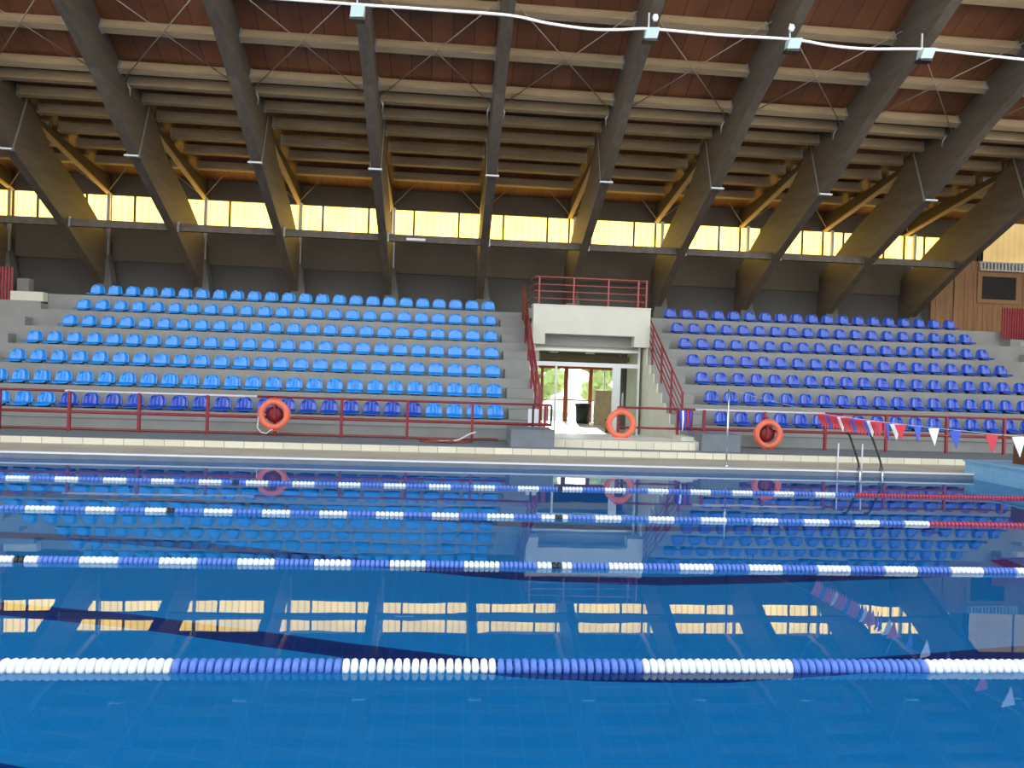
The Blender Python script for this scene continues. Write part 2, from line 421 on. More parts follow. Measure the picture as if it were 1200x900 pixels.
# dark lobby beams and lamps in the ceiling zone
mb = MB(); mb.box(OL, OR_, 22.3, 23.95, 2.75, 2.85, M['cream']); mb.box(OL, OR_+1, 23.95, YW, 2.75, 2.85, M['cream'])
struct(mb.build('lobby_ceiling'), 'cream ceiling of the entrance lobby', 'ceiling')
tag(MB().box(OL+.12, 6.9, 23.6, 23.85, 2.33, 2.5, M['wall_up']).build('lobby_beam'), 'grey brown beam across the lobby above the glass doors', 'beam')
for i, (lx, ln) in enumerate(((3.25, 'left'), (4.35, 'right'))):
    t = thing('ceiling_lamp', 'small white lamp hanging in the lobby over the %s door' % ln, 'lamp', (lx, 23.0, 2.75))
    MB().tube([(0, 0, 0), (0, 0, -.12)], .015, M['steel']).build('stem', t)
    MB().tube([(0, 0, -.1), (0, 0, -.16), (0, 0, -.22)], [.05, .13, .15], M['alu'], 12).build('lamp_shade', t)

# glass screen
gs = thing('glass_door_screen', 'white framed glass screen and doors of the entrance', 'glass door', (0, 21.95, 0)); gs['kind'] = 'structure'
GX = [2.52, 3.16, 4.92, 5.58]
def gbox(n, a, b, z0, z1, m='alu', t=.03): return box(n, a, b, -t, t, z0, z1, M[m], gs)
gbox('frame_post', 2.47, 2.55, .2, 2.72); gbox('frame_post', 3.15, 3.21, .2, 2.12); gbox('frame_post', 4.83, 5.06, .2, 2.12); gbox('frame_post', 5.56, 5.62, .2, 2.72)
gbox('top_rail', 2.55, 5.56, 2.12, 2.24, 'alu', .045); gbox('top_rail', 2.55, 5.56, 2.56, 2.62)
for a, b, z0, z1 in ((2.55, 3.15, .2, 2.12), (5.06, 5.56, .2, 2.12), (2.55, 5.56, 2.24, 2.56)):
    pn = box('pane', a, b, -.006, .006, z0, z1, M['pane'], gs)
    if a == 5.06: box('door_handle', 5.12, 5.15, -.09, -.006, 1.0, 1.4, M['steel'], pn)
# lobby
mb = MB()
mb.box(OR_+.9, OR_+1.0, 23.95, YW, .2, 2.75, M['cream']); mb.box(OL-.1, OL+.02, 23.9, YW, .2, 2.75, M['cream']); mb.box(OR_, OR_+.9, 23.95, 24.05, .2, 2.75, M['cream'])
mb.box(5.55, 5.62, 22.05, 22.5, .2, 2.7, M['cream'])
struct(mb.build('wall_lobby'), 'cream side wall inside the lobby', 'wall')
tag(MB().box(5.62, 6.02, 24.2, 24.5, .2, 2.75, M['pier']).build('lobby_column'), 'grey column inside the lobby behind the glass', 'column')
tag(MB().box(5.24, 5.95, 26.4, 26.7, .2, 1.4, M['stone']).build('stone_counter'), 'beige stone counter inside the lobby', 'counter')
t = thing('waste_bin', 'dark green waste bin standing in the lobby doorway', 'bin', (4.92, 27.0, .2))
MB().tube([(0, 0, 0), (0, 0, .62)], [.24, .27], M['bin'], 16).build('body', t)
MB().tube([(0, 0, .6), (0, 0, .68), (0, 0, .72)], [.29, .29, .2], M['bin'], 16).build('lid', t)
t = thing('small_bin', 'small dark brown bin behind the life ring at the gate', 'bin', (4.88, 22.5, .2))
MB().tube([(0, 0, 0), (0, 0, .36)], [.10, .12], M['brown'], 12).build('body', t)
MB().tube([(0, 0, .35), (0, 0, .4)], [.13, .11], M['black'], 12).build('lid', t)
tag(MB().box(5.83, 6.02, 24.15, 24.19, .62, 1.5, M['paper']).build('notice_board'), 'white notice on the lobby column', 'notice')
tag(MB().box(6.05, 6.25, 24.15, 24.22, .58, 1.42, M['brown']).build('brown_notice'), 'dark brown board beside the white lobby notice', 'board')
# lobby back facade with red-brown frames
t = thing('door_1', 'red brown framed glazed doors at the back of the lobby', 'door', (0, YW, 0)); t['kind'] = 'structure'
for a, b in ((3.5, 3.6), (4.36, 4.52), (5.28, 5.42), (6.3, 6.42)): box('frame_post', a, b, -.04, .04, .2, 2.2, M['redframe'], t)
box('top_rail', 2.4, 6.7, -.05, .05, 2.12, 2.3, M['redframe'], t); box('mid_rail', 2.4, 6.3, -.03, .03, .96, 1.01, M['redframe'], t)
box('mullion', 5.84, 5.88, -.03, .03, 1.01, 2.12, M['alu'], t)
box('pane', 2.4, 6.65, -.005, .005, .2, 2.12, M['pane'], t)

# ---------------------------------------------------------------- back wall and windows
mb = MB()
mb.box(-19.5, 18.6, YW, YW+.25, 5.35, 6.52, M['wall_up']); mb.box(18.6, 20.6, YW+.205, YW+.25, 6.3, 6.82, M['wall_up']); mb.box(19.75, 20.6, YW+.21, YW+.3, 6.4, 8.6, M['wall_up']); mb.box(-19.5, -18.2, YW+.0, YW+.2, 6.52, 7.62, M['wall_up']); mb.box(20.34, 20.46, YW+.0, YW+.19, 6.805, 8.8, M['wall_up'])
mb.box(-19.5, 20.4, YW, YW+.25, 7.62, 8.8, M['wall_up'])
mb.box(-19.5, 2.3, YW+.1, YW+.3, .0, 5.35, M['wall_low']); mb.box(6.75, 18.6, YW+.1, YW+.3, .0, 5.35, M['wall_low']); mb.box(2.3, 6.75, YW+.1, YW+.3, 2.3, 5.35, M['wall_low'])
struct(mb.build('wall_back'), 'dark wall behind the top row of seats', 'wall')
for k in range(-1, 11):
    xa, xb = bx(k), min(bx(k+1), 19.75)
    if xb-xa < 1: continue
    w = thing('window_%d' % (k+2), 'translucent yellow clerestory window bay, %s from the left' % ORD[k+1], 'window', (xa, YW+.1, 6.52)); w['kind'] = 'structure'
    L = BAY
    xs = [0, L*.25, L*.75, L]
    for j in range(3):
        if xa+xs[j] > 19.7: continue
        e = min(xs[j+1], 19.75-xa)
        MB().box(xs[j]+.03, e-.03, 0, .02, .0, 1.10, M['win']).build('pane', w)
    for q, x in enumerate(xs[:3]):
        MB().box(x-.035, x+.035, -.06, .05, 0, 1.10, M['mullion']).build('mullion', w)
# piers and posts
for k in range(0, 11):
    x = bx(k)
    t = thing('wall_pier', 'tapered concrete pier with steel post at the back wall, %s from the left' % ORD[k], 'pier', (x+.13, 27.55, zt(1)), 'piers along the back wall')
    mb = MB(); w0, w1, h = .36, .07, 1.72
    vs = [(-w0, -.2, 0), (w0, -.2, 0), (w0, .35, 0), (-w0, .35, 0), (-w1, -.08, h), (w1, -.08, h), (w1, .3, h), (-w1, .3, h)]
    mb.add(vs, [(3, 2, 1, 0), (4, 5, 6, 7), (0, 1, 5, 4), (1, 2, 6, 5), (2, 3, 7, 6), (3, 0, 4, 7)], M['pier']).build('concrete_foot', t)
    MB().box(-.05, .05, 0, .1, h, 7.59-zt(1), M['steel']).build('steel_post', t)

# right end wall: timber cladding with window
mb = MB()
def plankwall(x0, x1, z0, z1, y):
    n = int(round((x1-x0)/.2)); w = (x1-x0)/n
    for i in range(n):
        mb.box(x0+i*w+.005, x0+(i+1)*w-.005, y-.02-(i % 2)*.006, y+.1, z0, z1, M['wood_wall'])
plankwall(18.4, 20.3, zt(1), 6.4, YW); plankwall(20.3, 21.9, zt(1), 5.25, YW); plankwall(21.9, 24.0, zt(1), 6.4, YW); plankwall(20.3, 21.9, 6.28, 6.4, YW)
struct(mb.build('wall_right_timber'), 'brown timber clad wall at the right end of the walkway', 'wall')
t = thing('window_13', 'dark square window framed in timber at the right end', 'window', (20.3, YW-.03, 5.25)); t['kind'] = 'structure'
box('pane', .08, 1.52, 0, .04, .08, .97, M['dark_glass'], t)
mb = MB(); mb.box(-.08, .1, -.05, .06, -.06, 1.1, M['wood_trim']); mb.box(1.5, 1.68, -.05, .06, -.06, 1.1, M['wood_trim'])
mb.box(.1, 1.5, -.05, .06, -.06, .09, M['wood_trim']); mb.box(.1, 1.5, -.05, .06, .96, 1.1, M['wood_trim']); mb.build('window_frame', t)
tag(MB().box(19.28, 19.42, YW-.1, YW-.02, zt(1), 6.1, M['wood_trim']).build('timber_post'), 'pale vertical timber post on the right end wall', 'post')
mb = MB(); mb.box(20.25, 22.3, YW-.16, YW-.02, 6.42, 6.48, M['alu']); mb.box(20.25, 22.3, YW-.16, YW-.02, 6.72, 6.77, M['alu'])
for i in range(15): mb.box(20.27+i*.143, 20.34+i*.143, YW-.14, YW-.04, 6.48, 6.72, M['alu'])
tag(mb.build('ventilation_grille'), 'white slatted grille above the dark window at right', 'grille')
mb = MB(); mb.box(20.42, 24, YW+.05, YW+.1, 6.8, 9.2, M['tan_glow'])
tp = thing('window_14', 'tall tan end wall above the timber wall, lit look added as glow', 'window', (0, 0, 0)); tp['kind'] = 'structure'  # end wall with added glow, not a window
mb.build('pane', tp)  # wall face with added glow, no glazing
mb = MB()
for x in (20.4, 22.3, 24): mb.box(x-.03, x+.03, YW-.0, YW+.05, 6.8, 9.2, M['wood_trim'])
mb.build('mullion', tp)  # bars on the tan wall face, no glazing between them
mb = MB(); mb.box(18.4, 24, YW+.02, YW+.2, 6.4, 6.8, M['wood_wall'])
struct(mb.build('trim_1'), 'timber band under the tan wall', 'trim')

# side and near walls of the hall
mb = MB(); mb.box(-19.7, -19.5, 12, YW+.2, 0, 11, M['wood_wall'])
struct(mb.build('wall_left'), 'timber wall closing the hall on the left', 'wall')
mb = MB(); mb.box(24, 24.2, 12, YW+.2, 0, 11, M['wood_wall'])
struct(mb.build('wall_right'), 'timber wall closing the hall on the right', 'wall')

# ---------------------------------------------------------------- roof
DECK = [(28.4, 8.24), (26.5, 8.60), (22.9, 9.06), (20.75, 9.30), (20.2, 9.47), (19.25, 9.96), (18.13, 10.53), (14, 12.7), (9, 15.3)]
prof = DECK+[(9, 15.5), (14, 12.9), (18.13, 10.73), (20.2, 9.67), (22.9, 9.26), (28.4, 8.72)]
mb = MB()
n = len(DECK)
for i in range(n-1):
    (ya, za), (yb, zb) = DECK[i], DECK[i+1]
    mb.prism([(ya, za), (yb, zb), (yb, zb+.15), (ya, za+.15)], -19.5, 24, M['planks'])
struct(mb.build('ceiling'), 'red brown boarded roof underside', 'ceiling')

UNDER = [(28.3, 3.95), (27.2, 4.6), (24.5, 6.07), (21.55, 7.45), (20.3, 8.1), (19.2, 8.78), (18.0, 9.33), (16.7, 9.88), (14, 11.3), (9.2, 13.8)]
TOP = [(9.2, 15.15), (14, 12.65), (18.1, 10.5), (19.25, 9.93), (20.2, 9.44), (20.9, 9.27), (22.3, 9.1), (23.6, 8.05), (25.7, 7.15), (28.3, 5.72)]
BW = .13
NB = 11
def beam_mesh():
    mb = MB(); mb.prism(UNDER+TOP, -BW, BW, M['beam']); return mb.mesh('beam_body')
bm0 = beam_mesh()
def sub_mesh(f, nm):
    mb = MB(); f(mb); return mb.mesh(nm)
def f_side(s):
    def f(mb): mb.prism([(22.28, 9.02), (22.36, 9.06), (21.66, 7.34), (21.58, 7.30)], s*(BW+.012), s*(BW+.03), M['steel'])
    return f
def f_strap(mb):
    mb.box(-BW-.06, BW+.06, 21.52, 21.66, 7.33, 7.375, M['steel'])
def f_hanger(mb):
    mb.box(BW, BW+.05, 24.79, 24.845, 5.93, 6.23, M['steel'])
def f_hook(s):
    def f(mb): mb.tube([(s*(BW+.03), 20.7, 9.0), (s*(BW+.10), 20.75, 8.85), (s*(BW+.06), 20.85, 8.7)], .025, M['steel'], 6)
    return f
ms, mh = sub_mesh(f_strap, 'strap'), sub_mesh(f_hanger, 'hanger')
mside = [sub_mesh(f_side(q), 'joint_strap') for q in (-1, 1)]; mk = [sub_mesh(f_hook(q), 'tie_bracket') for q in (-1, 1)]
for k in range(NB):
    t = thing('roof_beam', 'dark sloping laminated timber roof beam, %s from the left' % ORD[k], 'beam', (bx(k), 0, 0), 'main roof beams')
    link('beam_body', bm0, t); link('strap_plate', ms, t); link('hanger', mh, t)
    for q in (0, 1): link('joint_strap', mside[q], t); link('tie_bracket', mk[q], t)
# secondary rafters
def f_raft(mb): mb.prism([(22.36, 8.63), (27.98, 7.66), (27.98, 8.26), (26.6, 8.30), (24.2, 8.56), (22.36, 8.76)], -.06, .06, M['rafter'])
mr = sub_mesh(f_raft, 'rafter_body')
msof = sub_mesh(lambda mb: mb.prism([(22.36, 8.627), (27.98, 7.657), (27.98, 7.60), (22.36, 8.57)], -.075, .075, M['rafter_lit']), 'lit_underside')  # thin pale strip standing in for the rafter's lit underside
def f_knee(s):
    def f(mb): mb.tube([(s*.08, 27.7, 7.72), (s*.95, 27.0, 8.4)], .016, M['rod'], 6)
    return f
mk2 = [sub_mesh(f_knee(q), 'knee_rod') for q in (-1, 1)]
for k in range(NB):
    t = thing('rear_rafter', 'golden timber rafter running back to the windows, %s from the left' % ORD[k], 'rafter', (bx(k)+(.0), 0, 0), 'rear rafters')
    link('rafter_body', mr, t); link('lit_underside', msof, t); link('knee_rod', mk2[0], t); link('knee_rod', mk2[1], t)
# purlins
PUR = [(15.9, 11.5), (17.02, 10.93), (18.13, 10.36), (19.25, 9.79), (20.32, 9.24), (20.92, 9.10), (21.87, 9.0), (22.92, 8.87), (24.1, 8.72), (25.2, 8.6), (26.5, 8.44)]
PN = ['above the frame top, seventh', 'sixth', 'third above the roof fold', 'second above the roof fold', 'first above the roof fold', 'first behind the roof fold', 'second behind the roof fold', 'third behind the roof fold', 'fourth behind the roof fold', 'fifth behind the roof fold', 'nearest the yellow windows']
def purlin_mesh(sl_):
    mb = MB(); w, h = .09, .13
    a = .46 if sl_ else .12
    ca, sa = math.cos(a), math.sin(a)
    pr = [(-w, -h), (w, -h), (w, h), (-w, h)]
    pr = [(y*ca+z*sa, -y*sa+z*ca) for y, z in pr]
    mb.prism(pr, BW+.02, BAY-BW-.02, M['purlin']); me = mb.mesh('purlin_body')
    mb = MB()
    mb.prism([(y*1.12, z*1.12) for y, z in pr], 0, .05, M['steel'])
    return me, mb.mesh('end_shoe')
pm = [purlin_mesh(True), purlin_mesh(False)]
first = {}
for j, (y, z) in enumerate(PUR):
    for k in range(-1, NB):
        if j == 0: continue
        ok = any(in_frame((bx(k)+BAY*q, y, z), 4) for q in (.06, .5, .94))
        if not ok and k not in (-1,): continue
        if not ok: continue
        me, sh = pm[0 if j < 5 else 1]
        if k == -1: where = 'left of the leftmost roof beam'
        elif k == NB-1: where = 'right of the last roof beam'
        else: where = 'between %s and %s roof beams' % (ORD[k], ORD[k+1])
        t = thing('roof_purlin', 'timber purlin %s, %s' % (PN[j] if j > 1 else 'highest in view', where), 'purlin', (bx(k), y, z), 'roof purlins')
        link('purlin_body', me, t)
        if j < 9: link('end_shoe', sh, t, (BW, 0, 0)); link('end_shoe', sh, t, (BAY-BW-.05, 0, 0))
# cross bracing
def f_rod(d):
    def f(mb):
        a = (BW+.05, 20.45, 8.98); b = (BAY-BW-.05, 17.7, 10.35)
        if d: a, b = (BAY-BW-.05, 20.45, 8.98), (BW+.05, 17.7, 10.35)
        mb.tube([a, b], .014, M['rod'], 6)
    return f
r0, r1 = sub_mesh(f_rod(0), 'rod'), sub_mesh(f_rod(1), 'rod')
for k in range(-1, NB-1):
    t = thing('cross_bracing', 'pair of crossed thin steel tie rods %s' % ('left of the leftmost roof beam' if k < 0 else 'between the %s and %s roof beams' % (ORD[k], ORD[k+1])), 'bracing', (bx(k), 0, 0), 'roof cross bracing')
    link('rod', r0, t); link('rod', r1, t)
# longitudinal beam below the windows
for k in range(-1, NB-1):
    mb = MB(); mb.box(BW+.003, BAY-BW-.003, 24.85, 25.03, 5.96, 6.18, M['beam'])
    o = mb.build('tie_beam', None, (bx(k), 0, 0))
    tag(o, 'horizontal dark beam across the windows %s' % ('left of the leftmost roof beam' if k < 0 else 'between the %s and %s roof beams' % (ORD[k], ORD[k+1])), 'beam', 'tie beams below the windows')
tag(MB().box(-1.35, -.75, 24.78, 24.848, 6.0, 6.07, M['alu']).build('batten_lamp'), 'short white batten on the tie beam near the middle', 'lamp')

# conduit with floodlights
PY = 16.55
pts = [(-3.47, 9.70), (-2.2, 9.70), (-.5, 9.71), (1.14, 9.71), (2.0, 9.60), (2.94, 9.54), (3.6, 9.57), (4.33, 9.64), (5.96, 9.62), (7.6, 9.64), (8.5, 9.565), (9.4, 9.55), (10.83, 9.64), (12, 9.61), (13.6, 9.56), (15.5, 9.55)]
s_ = PY/17.0
def pp(x, z): return (x*s_, PY, CZ+(z-CZ)*s_)
mb = MB()
cur = [Vector(pp(-18.2, 9.66)), Vector(pp(-11.8, 9.68)), Vector(pp(-5.3, 9.69))]+[Vector(pp(x, z)) for x, z in pts]
sm = []
for i in range(len(cur)-1):
    p0 = cur[max(i-1, 0)]; p1 = cur[i]; p2 = cur[i+1]; p3 = cur[min(i+2, len(cur)-1)]
    for q in range(5):
        u = q/5
        sm.append(.5*((2*p1)+(-p0+p2)*u+(2*p0-5*p1+4*p2-p3)*u*u+(-p0+3*p1-3*p2+p3)*u**3))
sm.append(cur[-1])
t = thing('cable_conduit', 'white pipe slung under the roof beams at the top', 'pipe', (0, 0, 0))
mb.tube(sm, .032, M['pvc'], 8).build('pipe_run', t)
FL = {4: -2.12, 6: 4.33, 7: 7.61, 8: 10.78}
for n_, k in enumerate(FL):
    x, _, z = pp(FL[k], 9.66)
    t = thing('floodlight', 'pale green box floodlight on the white pipe, %s from the left' % ORD[n_], 'floodlight', (x, PY-.06, z-.15), 'floodlights along the pipe')
    mb = MB(); vs = [(-.12, -.14, .07), (.16, -.14, .09), (.13, -.06, -.11), (-.15, -.06, -.13), (-.11, .14, .1), (.15, .14, .12), (.13, .14, -.09), (-.13, .14, -.11)]
    mb.add(vs, [(3, 2, 1, 0), (4, 5, 6, 7), (0, 1, 5, 4), (1, 2, 6, 5), (2, 3, 7, 6), (3, 0, 4, 7)], M['lampbox']); hs = mb.build('housing', t)
    mb = MB(); mb.box(-.16, .14, -.05, .16, -.17, -.12, M['black']).build('lens_hood', hs)
    MB().box(-.045, -.01, .1, .14, .1, .5, M['steel']).build('bracket', t)
    if k in (6, 7): MB().tube([(.1 if k == 6 else -.02, .05, .3), (.1 if k == 6 else -.02, .05, .37), (.1 if k == 6 else -.02, .05, .44)], [.04, .07, .05], M['pvc'], 10).build('lamp_globe', t)

# ---------------------------------------------------------------- seats
def grid_shell(fn, nu, nv, th, m):
    """fn(u,v)->Vector, thick shell"""
    top = [[fn(u/(nu-1), v/(nv-1)) for u in range(nu)] for v in range(nv)]
    vs = []; fs = []
    def nrm(i, j):
        a = top[j][min(i+1, nu-1)]-top[j][max(i-1, 0)]; b = top[min(j+1, nv-1)][i]-top[max(j-1, 0)][i]
        n_ = a.cross(b)
        return n_.normalized() if n_.length > 1e-9 else Vector((0, 0, 1))
    for j in range(nv):
        for i in range(nu): vs.append(top[j][i])
    o = nu*nv
    for j in range(nv):
        for i in range(nu): vs.append(top[j][i]-nrm(i, j)*th)
    for j in range(nv-1):
        for i in range(nu-1):
            a = j*nu+i; fs.append((a, a+1, a+nu+1, a+nu)); fs.append((o+a, o+a+nu, o+a+nu+1, o+a+1))
    for i in range(nu-1):
        fs.append((i, o+i, o+i+1, i+1)); a = (nv-1)*nu+i; fs.append((a, a+1, o+a+1, o+a))
    for j in range(nv-1):
        a = j*nu; fs.append((a, a+nu, o+a+nu, o+a)); a = j*nu+nu-1; fs.append((a, o+a, o+a+nu, a+nu))
    return MB().add(vs, fs, m, True)
def back_fn(u, v):
    s = 2*u-1
    w = .198
    if v > .35: w *= math.sqrt(max(.0, 1-((v-.35)/.65)**2.6*.80))
    x = s*w
    y = .135+.045*v-.075*abs(s)**2.2*(1-.25*v)
    z = .055+.30*v-.012*s*s*v
    return Vector((x, y, z))
def pan_fn(u, v):
    s = 2*u-1
    w = .20*(1-.10*(v-.5)**2)
    x = s*w
    y = .15-.33*v-.025*(1-s*s)*v
    z = .085-.025*math.sin(v*3.14)+.05*s*s*(1-.75*v)-(.045*max(0, (v-.8)/.2)**2)
    if v < .15: z += (.15-v)*.15
    return Vector((x, y, z))
SM = {}
for key in ('seat_l', 'seat_d'):
    SM[key] = (grid_shell(back_fn, 11, 9, .014, M[key]).mesh('backrest'), grid_shell(pan_fn, 9, 9, -.014, M[key]).mesh('seat_pan'))
fb = MB(); fb.box(-.1, .1, -.08, .1, 0, .065, M['black']); SFOOT = fb.mesh('mounting_foot')
RN = {1: 'top', 2: 'second row from top', 3: 'third row from top', 4: 'middle', 5: 'fifth row from top', 6: 'second row from bottom', 7: 'bottom'}
nseat = 0
def seat(x, i, key, label, grp):
    global nseat
    y = 18.99+.81*(7-i); z = zt(i)
    if not in_frame((x, y, z+.15), 9): return
    t = thing('stadium_seat', label, 'seat', (x, y, z), grp)
    link('backrest', SM[key][0], t); link('seat_pan', SM[key][1], t); link('mounting_foot', SFOOT, t)
    nseat += 1
for i in range(1, 8):
    rn = RN[i]+('' if 'row' in RN[i] else ' row')
    nl = 24 if i in (1, 2, 3) else 25
    for j in range(nl):
        key = 'seat_d' if (i == 7 and 4 <= j <= 20) else 'seat_l'
        col = 'deep blue' if key == 'seat_d' else 'light blue'
        seat(1.28-.506*j, i, key, '%s bucket seat, %s left of the entrance aisle in the %s' % (col, ORD[j], rn.replace(' row from', ' row from')), 'seats of the left stand')
    for j in range(19):
        seat(7.06+.519*j, i, 'seat_d', 'deep blue bucket seat, %s right of the entrance aisle in the %s' % (ORD[j], rn), 'seats of the right stand')

# ---------------------------------------------------------------- front railings
def cyl(name, a, b, r, m, parent, seg=8):
    return MB().tube([a, b], r, M[m], seg).build(name, parent)
RY = 17.85
def railing(label, xs, x0, x1, zb=.245, skip=(), white=()):
    t = thing('railing', label, 'railing', (0, RY, 0))
    cuts = [x0]+[w for ab in white for w in ab]+[x1]
    for a, b in zip(cuts[:-1], cuts[1:]):
        wh = any(abs(a-w[0]) < 1e-6 and abs(b-w[1]) < 1e-6 for w in white)
        if b-a < .01: continue
        o = cyl('top_rail', (a, 0, 1.13), (b, 0, 1.13), .026, 'white_rail' if wh else 'red', t)
        if wh: o['label'] = 'whitish worn stretch of top rail'
    cyl('mid_rail', (x0, 0, .67), (x1, 0, .67), .034, 'red', t)
    for x in xs:
        MB().box(x-.03, x+.03, -.03, .03, zb, 1.13, M['red']).build('post', t)
    return t
rl = railing('dark red metal railing in front of the left seats', [-14.2, -12.7, -11.2, -9.72, -8.25, -6.76, -5.28, -3.79, -2.31, -.82, .67, 2.36], -14.2, 2.5, white=[(-8.35, -4.2)])
rp = MB().box(2.40, 2.43, -.03, .03, .63, 1.13, M['red']).build('post', rl)
MB().box(2.49, 2.53, -.03, .03, .63, 1.13, M['black']).build('post', rl)['label'] = 'dark end post of the railing'
MB().box(2.05, 2.1, -.06, -.03, .245, 1.13, M['black']).build('post', rl)['label'] = 'thin dark post'
rr = railing('dark red metal railing in front of the right seats', [5.86, 6.17, 7.66, 9.18, 10.72, 12.27, 13.77, 15.3, 16.8], 5.6, 17.4, white=[(5.95, 9.15)])
gt = thing('railing_gate', 'dark red gate rails closing the right half of the entrance', 'railing', (0, RY, 0))
cyl('top_rail', (4.1, 0, 1.13), (5.58, 0, 1.13), .026, 'red', gt); cyl('mid_rail', (4.1, 0, .66), (5.58, 0, .66), .026, 'red', gt)
MB().box(4.07, 4.13, -.03, .03, .43, 1.15, M['red']).build('post', gt); MB().box(5.5, 5.56, -.03, .03, .43, 1.15, M['red']).build('post', gt)
for x, n_ in ((2.04, 'left'), (2.2, 'right')):
    o = MB().box(x-.045-(.02 if n_ == 'right' else 0), x+.045, 18.1, 18.13, .60, 1.02, M['paper']).build('hanging_sheet')
    tag(o, 'small white sheet standing behind the railing end, %s one' % n_, 'sheet')
# bundle of bunting rolled on the post near the aisle
mb = MB()
for q, (dx, m) in enumerate(((0, 'fl_blue'), (.06, 'fl_white'), (.12, 'fl_blue'), (.18, 'fl_red'), (.24, 'fl_blue'))):
    mb.tube([(5.56+dx, RY-.08, 1.1), (5.55+dx+.02, RY-.1, .9), (5.58+dx*.8, RY-.08, .62)], [.035, .03, .012], M[m], 6)
tag(mb.build('rolled_bunting'), 'rolled blue and white bunting tied to the railing by the aisle', 'bunting')

# stair rails
def stairrail(x, y0, y1, label, flat_end=None):
    t = thing('stair_railing', label, 'railing', (x, 0, 0))
    def zz(y): return .70+.507*(y-18.77)/.81
    for h in (.98, .78, .58, .38, .2):
        MB().tube([(0, y0, zz(y0)+h), (0, y1, zz(y1)+h)], .024 if h == .98 else .016, M['red'], 8).build('rail', t)
    n_ = 5
    for q in range(n_+1):
        y = y0+(y1-y0)*q/n_
        MB().box(-.025, .025, y-.025, y+.025, zz(y)-.25, zz(y)+1.0, M['red']).build('post', t)
    return t
stairrail(2.30, 18.4, 23.3, 'red stair railing on the left side of the entrance')
stairrail(5.83, 18.5, 23.3, 'red stair railing on the right side of the entrance')
# balcony railing
t = thing('balcony_railing', 'red railing on top of the white entrance box', 'railing', (0, 21.62, 3.835))
for z in (.78, .57, .38, .18):
    o = cyl('rail', (2.46, 0, z), (5.68, 0, z), .017 if z < .7 else .022, 'redpale', t)
    for x in (2.46, 5.68): cyl('rail', (x, 0, z), (x, 1.9, z), .016, 'redpale', t)
for x in (2.58, 3.56, 4.56, 5.42, 5.66): MB().box(x-.02, x+.02, -.02, .02, 0, .79, M['redpale']).build('post', t)

# end fences at walkway level
def slat_fence(x0, x1, y, z0, z1, label):
    t = thing('slat_fence', label, 'fence', (0, y, 0))
    n_ = int((x1-x0)/.085)
    for q in range(n_+1):
        x = x0+(x1-x0)*q/n_
        MB().box(x-.028, x+.028, -.015, .015, z0, z1, M['red']).build('slat', t)
    box('rail', x0, x1, .015, .05, z0+.12, z0+.18, M['red'], t); box('rail', x0, x1, .015, .05, z1-.18, z1-.12, M['red'], t)
slat_fence(-15.2, -12.48, 23.4, 3.5, 4.45, 'dark red slatted fence at the left end of the walkway')
slat_fence(17.85, 20.5, 23.4, 3.5, 4.5, 'dark red slatted fence at the right end of the walkway')
tag(MB().box(-12.5, -11.6, 23.35, 23.62, 3.44, 3.76, M['cream']).build('end_kerb'), 'pale concrete kerb by the left red fence', 'kerb')
tag(MB().box(-14.25, -13.88, 27.0, 27.3, zt(1), 4.5, M['conc']).build('electric_cabinet'), 'small grey cabinet on the walkway behind the pale kerb', 'cabinet')
tag(MB().box(18.35, 20.5, 23.0, 23.35, 2.75, 3.42, M['cream']).build('end_kerb'), 'pale concrete block below the right red fence', 'kerb')

# life rings
def torus(name, rad, r, m, parent, loc=(0, 0, 0)):
    mb = MB(); n_ = 36
    mb.tube([(rad*math.cos(2*math.pi*i/n_), 0, rad*math.sin(2*math.pi*i/n_)) for i in range(n_)], r, M[m], 12, True)
    return mb.build(name, parent, loc)
def ring(x, z, y, label, hub=True, rope=False):
    t = thing('life_ring', label, 'life ring', (x, y, z), 'orange life rings')
    torus('ring_body', .282, .068, 'orange', t)
    mb = MB(); n_ = 40; pts_ = []
    for i in range(n_):
        a = 2*math.pi*i/n_; sag = .012*math.cos(4*a)
        pts_.append(((.352+sag)*math.cos(a), -.02, (.352+sag)*math.sin(a)))
    mb.tube(pts_, .009, M['orange'], 6, True).build('grab_line', t)
    if hub:
        hd = MB().tube([(0, .07, 0), (0, .05, 0), (0, .04, 0)], [.19, .19, .05], M['hub'], 16).build('hanger_disc', t)
        MB().box(-.025, .025, .02, .048, -.1, .4, M['red']).build('hanger_bar', hd)
    if rope:
        MB().tube([(-.33, -.03, -.05), (-.35, -.04, -.3), (-.27, -.04, -.40), (-.15, -.04, -.43), (-.06, -.04, -.35), (.05, -.03, -.30)], .012, M['rope'], 6).build('throw_rope', t)
ring(-3.79, .74, RY-.13, 'orange life ring with trailing rope hanging on the left railing', True, True)
ring(7.70, .60, RY-.13, 'orange life ring hanging on the right railing below the deep blue seats', True)
ring(4.14, .75, RY-.13, 'orange life ring hanging on the gate post in the entrance', False)

